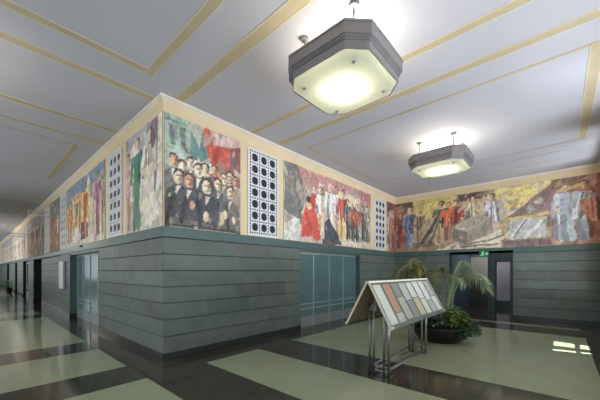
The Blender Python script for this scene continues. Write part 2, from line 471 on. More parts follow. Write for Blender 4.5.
bm = bmesh.new(); box(bm, -0.008, -0.33, 0.0, 0.028, 0.33, 0.04); bm_obj('bottom_rail', bm, 'metal_light', bl)

t = bpy.data.objects.new('door_7', None); COL.objects.link(t); t.location = (15.56, 1.55, 0); t['kind'] = 'structure'; t['label'] = 'pale lilac glass door seen through the dark doorway'
bm = bmesh.new(); box(bm, -0.02, 0.07, 0.3, 0.0, 0.63, 2.0); bm_obj('pane', bm, 'lilac', t)
bm = bmesh.new()
for b in ((-0.03, 0, 0, 0.02, 0.07, 2.07), (-0.03, 0.63, 0, 0.02, 0.70, 2.07), (-0.03, 0.07, 2.0, 0.02, 0.63, 2.07), (-0.03, 0.07, 0, 0.02, 0.63, 0.3)): box(bm, *b)
bm_obj('door_frame', bm, 'dgreen', t)
# exit sign: green box with a running figure and an arrow, hung from the door header
ex = thing('exit_sign', 'small green exit sign with white running figure above the dark doorway', 'sign', (XR - 0.10, 1.99, 2.08))
bm = bmesh.new(); box(bm, 0, -0.15, 0, 0.06, 0.15, 0.25); bevel(bm_obj('housing', bm, 'dgreen', ex), 0.006)
bm = bmesh.new(); box(bm, -0.006, -0.14, 0.015, 0.001, 0.14, 0.235); bm_obj('face', bm, 'exit_green', ex)
bm = bmesh.new()
X = -0.009
def bar(bm, y0, z0, y1, z1, w):
    d = Vector((0, y1 - y0, z1 - z0)).normalized(); n = Vector((0, -d.z, d.y)) * w / 2
    P = [Vector((X, y0, z0)) + n, Vector((X, y1, z1)) + n, Vector((X, y1, z1)) - n, Vector((X, y0, z0)) - n]
    A = [bm.verts.new(p) for p in P]; B = [bm.verts.new(p + Vector((0.004, 0, 0))) for p in P]
    bm.faces.new(A); bm.faces.new(B[::-1])
    for i in range(4): bm.faces.new((A[i], A[(i + 1) % 4], B[(i + 1) % 4], B[i]))
tube(bm, (X, 0.03, 0.20), (X + 0.004, 0.03, 0.20), 0.021, seg=14)
bar(bm, 0.035, 0.175, 0.05, 0.105, 0.042); bar(bm, 0.045, 0.11, 0.012, 0.085, 0.026); bar(bm, 0.015, 0.09, 0.018, 0.045, 0.022)
bar(bm, 0.055, 0.11, 0.075, 0.07, 0.026); bar(bm, 0.072, 0.074, 0.11, 0.055, 0.022)
bar(bm, 0.035, 0.165, 0.0, 0.14, 0.018); bar(bm, 0.045, 0.165, 0.08, 0.15, 0.018)
bm_obj('figure', bm, 'exit_white', ex)
bm = bmesh.new()
bar(bm, -0.03, 0.12, -0.105, 0.12, 0.026); bar(bm, -0.07, 0.165, -0.115, 0.12, 0.024); bar(bm, -0.07, 0.075, -0.115, 0.12, 0.024)
bm_obj('arrow', bm, 'exit_white', ex)
bm = bmesh.new(); box(bm, 0.06, -0.04, 0.15, 0.10, 0.04, 0.25); bm_obj('bracket', bm, 'metal', ex)

# ------------------------------------------------------------------ murals: generic painted panels built up from colour patches and plain figures
def paint(W, H, items, seed, dens=42, fac=0.13):
    nx = max(12, int(W * dens)); ny = int(H * dens)
    u = np.linspace(0, 1, nx + 1); v = np.linspace(0, 1, ny + 1)
    U, V = np.meshgrid(u, v); asp = W / H
    r = np.random.RandomState(seed)
    def wob(a):
        s = 0
        for k in range(4):
            f = r.uniform(4, 26); th = r.uniform(0, 6.28); ph = r.uniform(0, 6.28)
            s = s + np.sin((U * asp * math.cos(th) + V * math.sin(th)) * f + ph)
        return s * a
    Uj = U * asp + wob(0.006); Vj = V + wob(0.006)
    C = np.zeros(U.shape + (3,)); C[:] = lin(items[0])
    def put(mask, c): C[mask] = lin(c)
    def ell(cu, cv, ru, rv, c): put(((Uj - cu) / ru) ** 2 + ((Vj - cv) / rv) ** 2 < 1, c)
    def seg(x0, y0, x1, y1, w0, w1, c):
        dx, dy = x1 - x0, y1 - y0; L = dx * dx + dy * dy + 1e-9
        t = np.clip(((Uj - x0) * dx + (Vj - y0) * dy) / L, 0, 1)
        put((Uj - x0 - t * dx) ** 2 + (Vj - y0 - t * dy) ** 2 < (w0 + (w1 - w0) * t) ** 2, c)
    def poly(P, c):
        ins = np.zeros(U.shape, bool); n = len(P)
        for i in range(n):
            (x0, y0), (x1, y1) = P[i], P[(i + 1) % n]
            if y0 == y1: continue
            cr = ((y0 > Vj) != (y1 > Vj)) & (Uj < (x1 - x0) * (Vj - y0) / (y1 - y0) + x0)
            ins ^= cr
        put(ins, c)
    def dk(c, f): return tuple(min(255, x * f) for x in c)
    first = True
    for it in items[1:]:
        k = it[0]
        if first and k in 'fb':
            first = False
            for q in range(int(W * H * 9)):
                cu, cv = r.rand(), r.rand() * .95; sz = r.uniform(.05, .15); a0 = r.uniform(0, 6.28)
                src = C[min(ny, int(cv * ny)), min(nx, int(cu * nx))]; g = r.uniform(.62, 1.4); mixc = np.array(lin([(214, 196, 168), (150, 130, 112), (178, 172, 166)][q % 3])); w_ = r.uniform(.1, .6)
                tri = [(cu * asp + sz * r.uniform(.6, 1.2) * math.cos(a0 + b_), cv + sz * r.uniform(.6, 1.2) * math.sin(a0 + b_)) for b_ in (0, 1.9, 3.7)]
                ins = np.zeros(U.shape, bool)
                for i in range(3):
                    (ax_, ay_), (bx_, by_) = tri[i], tri[(i + 1) % 3]
                    ins ^= ((ay_ > Vj) != (by_ > Vj)) & (Uj < (bx_ - ax_) * (Vj - ay_) / (by_ - ay_ + 1e-9) + ax_)
                C[ins] = np.clip((src * (1 - w_) + mixc * w_) * g, 0, 1)
        if k == 'r': poly([(it[1] * asp, it[2]), (it[3] * asp, it[2]), (it[3] * asp, it[4]), (it[1] * asp, it[4])], it[5])
        elif k == 'p': poly([(a * asp, b) for a, b in it[1]], it[2])
        elif k == 'e': ell(it[1] * asp, it[2], it[3] * asp, it[4], it[5])
        elif k == 'l': seg(it[1] * asp, it[2], it[3] * asp, it[4], it[5], it[5], it[6])
        elif k == 'f':                                   # plain standing figure: u, foot v, height, coat, legs, skin, hair
            _, fu, fv, h, coat, legs, skin, hair = it[:8]
            x = fu * asp; lean = r.uniform(-0.03, 0.03) * h
            for s in (-1, 1):
                seg(x + s * 0.05 * h, fv, x + s * 0.03 * h + lean * .4, fv + 0.5 * h, 0.042 * h, 0.065 * h, dk(legs, 1 + s * .12))
            poly([(x - .10 * h + lean * .4, fv + .42 * h), (x + .10 * h + lean * .4, fv + .42 * h), (x + .125 * h + lean, fv + .80 * h), (x - .125 * h + lean, fv + .80 * h)], coat)
            poly([(x, fv + .42 * h), (x + .10 * h + lean * .4, fv + .42 * h), (x + .125 * h + lean, fv + .80 * h), (x + .03 * h + lean, fv + .80 * h)], dk(coat, .8))
            for s in (-1, 1):
                ex_ = x + s * r.uniform(.15, .20) * h; ey = fv + r.uniform(.52, .62) * h
                seg(x + s * .115 * h + lean, fv + .77 * h, ex_, ey, .042 * h, .033 * h, dk(coat, 1 - s * .1))
                hx, hy = ex_ - s * r.uniform(-.02, .10) * h, ey + r.uniform(-.13, .06) * h
                seg(ex_, ey, hx, hy, .032 * h, .024 * h, dk(coat, .95)); ell(hx, hy, .026 * h, .026 * h, skin)
            ell(x + lean * 1.1, fv + .925 * h, .062 * h, .062 * h, hair)
            ell(x + lean * 1.1 - .008 * h, fv + .895 * h, .052 * h, .068 * h, skin); ell(x + lean * 1.1 + .022 * h, fv + .89 * h, .022 * h, .05 * h, dk(skin, .75))
            for q in range(3):
                fx = x + r.uniform(-.1, .1) * h; seg(fx, fv + .78 * h, fx + r.uniform(-.05, .05) * h, fv + .35 * h, .010 * h, .022 * h, dk(coat, r.choice([.6, 1.35])))
        elif k == 'b':                                   # bust in a crowd: u, head v, size, coat, skin, hair
            _, fu, hv, s, coat, skin, hair = it
            x = fu * asp
            poly([(x - s * 1.7, hv - s * 5), (x + s * 1.7, hv - s * 5), (x + s * 1.5, hv - s * 1.7), (x + s * .5, hv - s * 1.1), (x - s * .5, hv - s * 1.1), (x - s * 1.5, hv - s * 1.7)], coat)
            poly([(x - s * .35, hv - s * 2.6), (x + s * .35, hv - s * 1.2), (x - s * .35, hv - s * 1.2)], (215, 208, 190))
            ell(x, hv + s * .45, s * .78, s * .72, hair); ell(x - s * .06, hv - s * .08, s * .66, s * .88, skin); ell(x + s * .3, hv - s * .1, s * .26, s * .6, dk(skin, .74)); ell(x - s * .2, hv - s * .1, s * .25, s * .4, dk(skin, 1.14)); seg(x - s * .3, hv + s * .16, x + s * .3, hv + s * .16, s * .07, s * .07, dk(skin, .5)); seg(x - s * .2, hv - s * .48, x + s * .2, hv - s * .48, s * .05, s * .05, dk(skin, .6))
    # facets and brush streaks
    n = max(30, int(W * H * 34)); S = np.stack([r.rand(n) * asp, r.rand(n)], 1); sh = r.uniform(1 - fac, 1 + fac, n); hue = r.uniform(-.05, .05, (n, 3))
    P = np.stack([U.ravel() * asp, V.ravel()], 1); lab = np.empty(len(P), int)
    for i in range(0, len(P), 4000):
        d = ((P[i:i + 4000, None, :] - S[None]) ** 2 * np.array([1.6, 1.0])).sum(2); lab[i:i + 4000] = d.argmin(1)
    f = (sh[lab][:, None] + hue[lab]).reshape(U.shape + (3,))
    n2 = int(n * 6); S = np.stack([r.rand(n2) * asp, r.rand(n2)], 1); sh2 = np.clip(r.normal(1.0, .12, n2), .6, 1.45); crm = (r.rand(n2) < .025) * r.uniform(.2, .55, n2); lab2 = np.empty(len(P), int)
    for i in range(0, len(P), 4000):
        d = ((P[i:i + 4000, None, :] - S[None]) ** 2 * np.array([2.4, 1.0])).sum(2); lab2[i:i + 4000] = d.argmin(1)
    f = f * sh2[lab2].reshape(U.shape + (1,))
    cm = crm[lab2].reshape(U.shape + (1,)); C = C * (1 - cm) + np.array(lin((222, 206, 180))) * cm
    lum = C @ np.array([.25, .6, .15]); C = C * 0.80 + lum[..., None] * 0.20
    C = C * 1.28 + 0.035
    C = np.clip(C * f * (1 + r.uniform(-.10, .10, U.shape + (1,))) * 1.0, 0, 1)
    return nx, ny, C

def mural(label, org, d, nrm, W, H, items, seed, name='mural_panel'):
    nx, ny, C = paint(W, H, items, seed)
    org, d, nrm = Vector(org), Vector(d), Vector(nrm)
    org = org + nrm * 0.013
    verts = []
    for j in range(ny + 1):
        for i in range(nx + 1):
            p = d * (W * i / nx) + nrm * 0.016; verts.append((p.x, p.y, H * j / ny))
    faces = [(j * (nx + 1) + i, j * (nx + 1) + i + 1, (j + 1) * (nx + 1) + i + 1, (j + 1) * (nx + 1) + i) for j in range(ny) for i in range(nx)]
    k = len(verts)
    for s in (0.0155, 0.0):
        for a, b in ((0, 0), (W, 0), (W, H), (0, H)):
            p = d * a + nrm * s; verts.append((p.x, p.y, b))
    faces += [(k, k + 4, k + 5, k + 1), (k + 1, k + 5, k + 6, k + 2), (k + 2, k + 6, k + 7, k + 3), (k + 3, k + 7, k + 4, k), (k + 4, k + 7, k + 6, k + 5)]
    me = bpy.data.meshes.new(name); me.from_pydata(verts, [], faces)
    at = me.color_attributes.new('paint', 'FLOAT_COLOR', 'POINT')
    cc = np.ones((len(verts), 4), np.float32); cc[:k, :3] = C.reshape(-1, 3); cc[k:, :3] = (.45, .4, .3)
    at.data.foreach_set('color', cc.ravel()); me.materials.append(M['paint'])
    o = new_obj(name, me); o.location = org
    tag(o, label, 'mural', 'painted mural panels above the marble')
    return o
HM = ZM - ZD
SK, SK2 = (226, 190, 152), (200, 152, 114)
BLK, BRN, GRY = (40, 36, 36), (86, 58, 44), (96, 94, 90)
# hall side of the corner
mural('tall mural of a green-coated and a pale-robed figure beside the wall corner', (XB, 7.08, ZD), (0, -1, 0), (-1, 0, 0), 7.08 - YA + 0.0, HM, [
    (204, 190, 172), ('r', 0, .75, 1, 1, (176, 170, 168)), ('r', .86, 0, 1, 1, (216, 204, 186)), ('p', [(.62, 1), (.9, 1), (.86, .35), (.75, .3)], (132, 112, 124)),
    ('r', 0, 0, 1, .10, (190, 172, 150)), ('p', [(0, .95), (.1, .95), (.12, .1), (0, .1)], (186, 158, 140)),
    ('f', .13, .06, .78, (196, 150, 140), (170, 140, 120), SK2, BRN), ('f', .33, .05, .90, (70, 122, 98), (84, 116, 92), SK, BRN),
    ('p', [(.24, .5), (.4, .5), (.46, .05), (.28, .05)], (88, 128, 102)),
    ('f', .66, .05, .92, (222, 206, 180), (218, 200, 172), SK, (92, 72, 84)), ('p', [(.55, .6), (.78, .6), (.86, .05), (.52, .05)], (224, 208, 182)), ('e', .78, .82, .06, .09, (120, 96, 112))], 1)
# lobby side of the corner
mural('mural of dark-coated crowd under teal and red fields at the corner', (XB, YA, ZD), (1, 0, 0), (0, -1, 0), 3.94 - XB, HM, [
    (176, 162, 138), ('r', 0, .45, .34, 1, (150, 172, 150)), ('r', .05, .74, .11, .93, (104, 116, 104)), ('r', .18, .72, .25, .92, (104, 116, 104)), ('r', .06, .52, .12, .68, (112, 122, 108)), ('r', .02, .95, .3, .965, (110, 134, 116)), ('r', .0, .70, .3, .715, (120, 140, 122)),
    ('p', [(.31, 1), (.52, 1), (.57, .6), (.31, .58)], (94, 132, 122)), ('p', [(.44, 1), (.46, 1), (.52, .6), (.50, .6)], (72, 108, 100)), ('p', [(.40, 1), (1, 1), (1, .4), (.56, .5), (.52, .8)], (202, 82, 50)), ('p', [(.60, .8), (.66, .9), (.74, .6), (.62, .5)], (176, 64, 42)), ('p', [(.82, 1), (1, 1), (1, .3), (.84, .4)], (146, 74, 70)),
    ('p', [(.52, 1), (1, 1), (1, .93), (.62, .86)], (204, 172, 160)), ('r', 0, .0, 1, .42, (110, 104, 98)), ('p', [(.3, .56), (.6, .56), (.6, .66), (.3, .64)], (216, 208, 192)),
    ('b', .08, .60, .055, (120, 116, 108), SK2, BRN), ('b', .19, .57, .06, (96, 92, 88), SK, BRN), ('b', .84, .58, .058, (150, 110, 96), SK, BRN), ('b', .62, .60, .055, (104, 104, 104), SK2, BRN), ('b', .93, .55, .055, (166, 140, 120), SK2, BRN),
    ('b', .30, .62, .058, (110, 106, 100), SK, BRN), ('b', .75, .55, .06, (120, 118, 116), SK, GRY), ('b', .50, .58, .06, (80, 80, 84), SK, BLK), ('b', .40, .56, .065, (74, 74, 76), SK, BRN),
    ('b', .66, .47, .068, (104, 104, 106), SK, BRN), ('b', .14, .46, .07, (74, 72, 70), SK, BLK), ('b', .86, .42, .068, (112, 104, 98), SK, BRN), ('b', .28, .44, .072, (84, 84, 88), SK2, BRN), ('b', .50, .42, .072, (72, 74, 80), SK, BRN),
    ('l', .03, .04, .1, .3, .02, (52, 48, 46)), ('l', .2, .05, .24, .28, .02, (60, 58, 58)), ('l', .42, .03, .38, .26, .02, (56, 56, 60)), ('l', .6, .04, .64, .3, .02, (70, 70, 72)), ('l', .8, .04, .78, .26, .02, (66, 62, 60)),
    ('e', .48, .12, .035, .05, SK), ('e', .76, .18, .035, .05, SK), ('e', .32, .22, .03, .045, SK2), ('e', .90, .14, .03, .045, SK), ('p', [(.66, .06), (.73, .08), (.74, .2), (.68, .2)], (206, 180, 128)), ('r', 0, 0, 1, .03, (70, 66, 64))], 2)
# long lobby mural
mural('wide pink-skied mural with orange-red seated figure left of the small grille', (5.29, YA, ZD), (1, 0, 0), (0, -1, 0), 9.85 - 5.29, HM, [
    (206, 184, 156), ('r', 0, .72, 1, 1, (186, 130, 120)), ('p', [(0, 1), (.11, 1), (.16, .8), (.16, .25), (0, .1)], (110, 110, 104)), ('r', .17, .3, .5, .78, (190, 168, 146)),
    ('r', .5, .5, .82, .86, (214, 192, 160)), ('p', [(.82, .95), (1, .95), (1, 0), (.82, 0)], (150, 146, 128)), ('r', .84, .72, 1, 1, (176, 108, 104)),
    ('p', [(0, 0), (.14, 0), (.14, .3), (0, .36)], (206, 200, 188)), ('r', .2, 0, 1, .12, (196, 176, 150)),
    ('f', .27, .22, .60, (150, 160, 158), (170, 160, 150), SK, BRN), ('f', .34, .2, .62, (216, 204, 190), (196, 160, 120), SK, BRN), ('f', .44, .15, .78, (226, 216, 204), (200, 190, 180), SK, (190, 180, 170)),
    ('f', .53, .14, .78, (210, 196, 186), (200, 168, 110), SK2, BRN), ('f', .59, .12, .80, (176, 70, 50), (196, 160, 96), SK2, BLK), ('f', .66, .15, .62, (90, 100, 92), (70, 72, 70), SK, BLK),
    ('e', .75, .42, .07, .26, (92, 92, 92)), ('e', .75, .42, .045, .18, (150, 140, 124)), ('f', .72, .12, .60, (190, 96, 62), (70, 70, 76), SK2, BLK), ('f', .79, .12, .62, (188, 88, 60), (86, 84, 84), SK, BRN),
    ('f', .88, .14, .62, (120, 72, 62), (70, 72, 66), SK2, BLK), ('f', .94, .14, .62, (126, 132, 116), (90, 90, 80), SK, BRN),
    ('p', [(.15, .06), (.34, .06), (.33, .22), (.27, .48), (.18, .50), (.16, .3)], (204, 66, 40)), ('e', .215, .54, .028, .085, SK), ('e', .212, .6, .03, .05, BRN), ('e', .26, .6, .03, .12, (192, 60, 40)),
    ('p', [(.38, .05), (.56, .05), (.54, .14), (.46, .3), (.42, .42), (.38, .34)], (62, 66, 78)), ('r', .36, .0, .58, .07, (84, 76, 74)), ('r', .58, .03, .80, .10, (212, 196, 172))], 3)
# strip by the inner corner
mural('narrow reddish-brown mural strip between small grille and inner corner', (11.22, YA, ZD), (1, 0, 0), (0, -1, 0), XR - 11.22 - 0.02, HM, [
    (150, 104, 80), ('r', 0, .8, 1, 1, (110, 62, 50)), ('r', .7, 0, 1, 1, (150, 66, 54)), ('f', .3, .08, .78, (170, 150, 124), (140, 112, 88), SK, BRN), ('f', .75, .1, .72, (160, 96, 78), (120, 70, 58), SK2, BRN)], 4)
# back wall, left panel
YB1, YB2 = 0.20, -0.90
mural('long mural on the back wall with blue worker, yellow sky and grey slab', (XR, YA - 0.02, ZD), (0, -1, 0), (-1, 0, 0), YA - 0.02 - YB1, HM, [
    (178, 152, 116), ('r', 0, 0, .10, 1, (156, 84, 66)), ('r', 0, .88, .62, 1, (98, 72, 58)), ('p', [(.14, 1), (.48, 1), (.46, .72), (.30, .60), (.16, .66)], (206, 188, 84)),
    ('p', [(.74, 1), (1, 1), (1, .5), (.84, .42), (.72, .6)], (206, 178, 150)), ('p', [(.70, 1), (1, 1), (.94, .66), (.74, .62)], (226, 204, 110)), ('p', [(.78, .5), (1, .95), (1, .3), (.8, .3)], (142, 112, 104)),
    ('r', 0, 0, 1, .14, (150, 124, 92)), ('p', [(.30, 0), (.75, 0), (.72, .26), (.5, .16)], (206, 192, 166)), ('p', [(.16, .05), (.34, .1), (.28, .2), (.14, .16)], (126, 104, 84)),
    ('f', .05, .12, .70, (150, 76, 58), (140, 80, 60), SK2, BRN), ('f', .125, .10, .80, (104, 126, 150), (118, 136, 156), SK, BRN), ('f', .20, .22, .60, (156, 128, 90), (150, 120, 88), SK2, BRN),
    ('l', .22, .15, .34, .62, .03, (84, 76, 68)), ('l', .26, .1, .38, .7, .02, (110, 96, 82)),
    ('f', .36, .16, .78, (96, 98, 82), (184, 146, 106), SK2, BLK), ('f', .41, .2, .70, (204, 92, 44), (150, 110, 84), SK2, BLK), ('f', .47, .26, .66, (196, 82, 42), (120, 100, 84), SK, BRN),
    ('f', .535, .3, .64, (178, 160, 140), (150, 130, 110), SK2, BLK), ('f', .585, .3, .66, (216, 190, 148), (190, 164, 130), SK, BLK), ('f', .64, .28, .66, (190, 172, 140), (150, 140, 120), SK, BLK),
    ('f', .70, .22, .72, (206, 196, 200), (180, 160, 150), SK2, BLK),
    ('p', [(.44, .42), (.54, .30), (.68, .50), (.60, .60)], (178, 164, 142)), ('p', [(.44, .42), (.54, .30), (.54, .06), (.44, .2)], (128, 114, 100)), ('p', [(.54, .30), (.68, .50), (.67, .28), (.54, .06)], (156, 142, 122)),
    ('p', [(.56, .05), (.76, .12), (.74, .30), (.66, .24)], (214, 202, 178)), ('l', .56, .08, .76, .2, .012, (96, 84, 74)), ('l', .5, .04, .72, .06, .012, (104, 92, 80)),
    ('r', .79, .12, .98, .46, (178, 178, 172)), ('l', .8, .14, .88, .44, .025, (214, 212, 204)), ('l', .88, .14, .96, .44, .025, (212, 210, 202)), ('l', .88, .44, .81, .14, .012, (120, 118, 114)), ('l', .79, .47, .98, .5, .022, (206, 176, 84)),
    ('r', .76, 0, 1, .1, (122, 98, 96))], 5)
mural('mural of pale blue-grey workers on red-brown at the far right wall end', (XR, YB1, ZD), (0, -1, 0), (-1, 0, 0), YB1 - YB2 - 0.03, HM, [
    (164, 104, 80), ('p', [(0, 1), (.3, 1), (.25, 0), (0, 0)], (150, 124, 116)), ('r', 0, .86, 1, 1, (140, 106, 78)), ('r', 0, 0, 1, .12, (170, 128, 92)), ('r', .74, .1, 1, 1, (172, 98, 74)),
    ('f', .14, .1, .68, (160, 162, 164), (150, 152, 156), SK2, BRN), ('f', .36, .08, .86, (182, 188, 190), (158, 170, 176), SK, (150, 120, 70)), ('f', .68, .08, .86, (166, 172, 172), (150, 158, 164), SK2, (96, 70, 52)),
    ('f', .88, .1, .7, (176, 110, 82), (150, 96, 74), SK2, BRN), ('l', .2, .82, .62, .86, .03, (196, 164, 96))], 6)
# hall murals
mural('wide orange-toned hall mural with blue-grey sky above the glazed doorway', (XB, 12.93, ZD), (0, -1, 0), (-1, 0, 0), 12.93 - 8.60, HM, [
    (214, 194, 164), ('r', 0, .62, 1, 1, (126, 142, 160)), ('p', [(0, .3), (.66, .3), (.7, .72), (.3, .84), (0, .66)], (214, 164, 84)), ('p', [(.3, .4), (.72, .4), (.66, .88), (.5, .7)], (216, 186, 104)),
    ('r', 0, 0, 1, .2, (208, 190, 170)), ('r', .74, 0, .9, .8, (196, 172, 150)), ('f', .06, .06, .62, (214, 140, 74), (150, 130, 120), SK, BRN), ('f', .15, .1, .66, (214, 120, 54), (206, 108, 48), SK2, BRN),
    ('f', .24, .2, .56, (206, 186, 112), (200, 160, 90), SK, BRN), ('f', .33, .2, .58, (120, 118, 108), (204, 150, 70), SK, BRN), ('p', [(.24, .06), (.5, .1), (.48, .3), (.28, .3)], (222, 208, 186)), ('p', [(.44, .08), (.64, .08), (.62, .3), (.46, .34)], (92, 82, 84)),
    ('f', .42, .2, .60, (216, 150, 76), (190, 120, 60), SK2, BRN), ('f', .57, .12, .78, (214, 122, 50), (208, 112, 46), SK2, BRN), ('f', .86, .1, .84, (156, 92, 108), (146, 98, 96), SK2, (58, 50, 60)),
    ('f', .96, .1, .7, (190, 160, 150), (170, 140, 120), SK, BRN)], 7)
mural('narrow brown hall mural between two white grilles', (XB, 16.15, ZD), (0, -1, 0), (-1, 0, 0), 16.15 - 14.25, HM, [
    (168, 112, 78), ('r', 0, .7, 1, 1, (106, 112, 112)), ('r', 0, 0, 1, .12, (150, 116, 66)), ('f', .25, .1, .74, (150, 78, 56), (150, 96, 66), SK2, BRN), ('f', .6, .1, .8, (120, 116, 106), (150, 104, 74), SK, BLK), ('f', .86, .1, .7, (196, 160, 130), (160, 96, 70), SK2, BRN)], 8)
mural('long dusty-pink hall mural beyond the second narrow grille', (XB, 23.6, ZD), (0, -1, 0), (-1, 0, 0), 23.6 - 17.85, HM, [
    (180, 150, 130), ('r', 0, .7, 1, 1, (170, 160, 166)), ('r', 0, 0, 1, .2, (176, 150, 122))] + [('f', .06 + .115 * k, .08, .72, [(150, 110, 92), (176, 160, 150), (130, 104, 96)][k % 3], [(150, 116, 96), (140, 120, 112)][k % 2], SK2, BRN) for k in range(9)], 9)
mural('pale hall mural with small dark figures, second from the hall end', (XB, 33.0, ZD), (0, -1, 0), (-1, 0, 0), 8.2, HM, [
    (206, 196, 178), ('r', 0, .66, 1, 1, (178, 172, 170))] + [('f', .05 + .1 * k, .08, .66, [(120, 96, 84), (196, 180, 164), (110, 112, 116)][k % 3], (140, 116, 100), SK2, BRN) for k in range(10)], 10)
mural('greyish hall mural nearest the far end of the hall', (XB, 45.6, ZD), (0, -1, 0), (-1, 0, 0), 12.0, HM, [
    (196, 182, 164), ('r', 0, .7, 1, 1, (160, 158, 160))] + [('f', .05 + .1 * k, .08, .66, [(140, 100, 84), (170, 160, 150), (104, 108, 112)][k % 3], (140, 116, 100), SK2, BRN) for k in range(10)], 11)

# ------------------------------------------------------------------ pierced white grilles
GW, GH = 0.94, 1.97
def grille_mesh():
    nxc, nyc, n = 3, 7, 8
    NX, NY = nxc * n + 1, nyc * n + 1
    mx, my = 0.045, 0.04
    px, py = (GW - 2 * mx) / NX, (GH - 2 * my) / NY
    def pos(i, N): return i + (0.34 if i % 2 else 0.0)
    bm = bmesh.new(); V = {}
    def v(i, j):
        if (i, j) not in V:
            x = -GW / 2 + mx + pos(i, NX) * px; z = my + pos(j, NY) * py
            if i < 0: x = -GW / 2
            if i > NX: x = GW / 2
            if j < 0: z = 0
            if j > NY: z = GH
            V[(i, j)] = bm.verts.new((x, 0, z))
        return V[(i, j)]
    for i in range(-1, NX + 1):
        for j in range(-1, NY + 1):
            inside = 0 <= i < NX and 0 <= j < NY
            if inside:
                a, b = i % n, j % n
                ca, cb = 2 <= a <= 6, 2 <= b <= 6
                if ca and cb:
                    q = [v(i, j), v(i + 1, j), v(i + 1, j + 1), v(i, j + 1)]
                    if a in (2, 6) and b in (2, 6):
                        drop = {(2, 2): 2, (6, 2): 3, (6, 6): 0, (2, 6): 1}[(a, b)]
                        bm.faces.new([q[k] for k in range(4) if k != drop])
                    continue
                if (a == 0 and b % 2 == 0) or (b == 0 and a % 2 == 0): continue
            bm.faces.new((v(i, j), v(i + 1, j), v(i + 1, j + 1), v(i, j + 1)))
    ret = bmesh.ops.extrude_face_region(bm, geom=list(bm.faces))
    for g in ret['geom']:
        if isinstance(g, bmesh.types.BMVert): g.co.y += 0.022
    return bm
g0 = thing('wall_grille', 'large white pierced grille between crowd mural and pink-skied mural', 'grille', (4.61, YA - 0.044, ZD + 0.015), 0, 'white pierced wall grilles')
bm_obj('screen', grille_mesh(), 'grille', g0)
bm = bmesh.new(); box(bm, -GW / 2 + 0.03, 0.023, 0.03, GW / 2 - 0.03, 0.028, GH - 0.03); bm_obj('backing', bm, 'void', g0)
dup(g0, (10.60, YA - 0.044, ZD + 0.015), 0, 'white pierced grille near the inner corner, right of pink-skied mural')
for yy, lb in ((7.80, 'white pierced grille left of the corner, next to green-coated figure mural'), (13.58, 'white pierced grille at left end of the orange-toned hall mural'),
               (16.95, 'white pierced grille farthest down the hall, just left of the brown mural'), ):
    dup(g0, (XB - 0.044, yy, ZD + 0.015), -math.pi / 2, lb)

# ------------------------------------------------------------------ lamps
def octa(s, c, z):
    return [(-s, -s + c, z), (-s + c, -s, z), (s - c, -s, z), (s, -s + c, z), (s, s - c, z), (s - c, s, z), (-s + c, s, z), (-s, s - c, z)]
def loft(bm, rings, close_top=False, close_bottom=False, mi=0):
    R = [[bm.verts.new(p) for p in r] for r in rings]
    for A, B in zip(R, R[1:]):
        for i in range(8):
            bm.faces.new((A[i], A[(i + 1) % 8], B[(i + 1) % 8], B[i])).material_index = mi
    if close_top: bm.faces.new(R[-1]).material_index = mi
    if close_bottom: bm.faces.new(R[0][::-1]).material_index = mi
dm = bpy.data.materials.new('frosted_lamp_glass'); dm.use_nodes = True
nt = dm.node_tree; nt.nodes.clear()
out = nt.nodes.new('ShaderNodeOutputMaterial'); tr = nt.nodes.new('ShaderNodeBsdfTranslucent'); df = nt.nodes.new('ShaderNodeBsdfDiffuse'); gl = nt.nodes.new('ShaderNodeBsdfGlossy')
m1 = nt.nodes.new('ShaderNodeMixShader'); m2 = nt.nodes.new('ShaderNodeMixShader')
nz = nt.nodes.new('ShaderNodeTexNoise'); nz.inputs['Scale'].default_value = 5
rp = nt.nodes.new('ShaderNodeValToRGB'); rp.color_ramp.elements[0].color = (*lin((134, 138, 122)), 1); rp.color_ramp.elements[1].color = (*lin((142, 146, 130)), 1)
nt.links.new(nz.outputs['Fac'], rp.inputs['Fac']); nt.links.new(rp.outputs['Color'], tr.inputs['Color'])
df.inputs['Color'].default_value = (*lin((206, 214, 190)), 1); gl.inputs['Roughness'].default_value = 0.15
m1.inputs['Fac'].default_value = 0.35; m2.inputs['Fac'].default_value = 0.05
nt.links.new(tr.outputs[0], m1.inputs[1]); nt.links.new(df.outputs[0], m1.inputs[2]); nt.links.new(m1.outputs[0], m2.inputs[1]); nt.links.new(gl.outputs[0], m2.inputs[2]); nt.links.new(m2.outputs[0], out.inputs['Surface'])
M['lampglass'] = dm
ZL = 4.05
lamp = thing('ceiling_lamp', 'large octagonal metal ceiling lamp with glowing frosted glass, nearest', 'ceiling lamp', (3.34, 2.17, ZL), 0, 'octagonal ceiling lamps')
bm = bmesh.new()
s, c = 0.63, 0.215
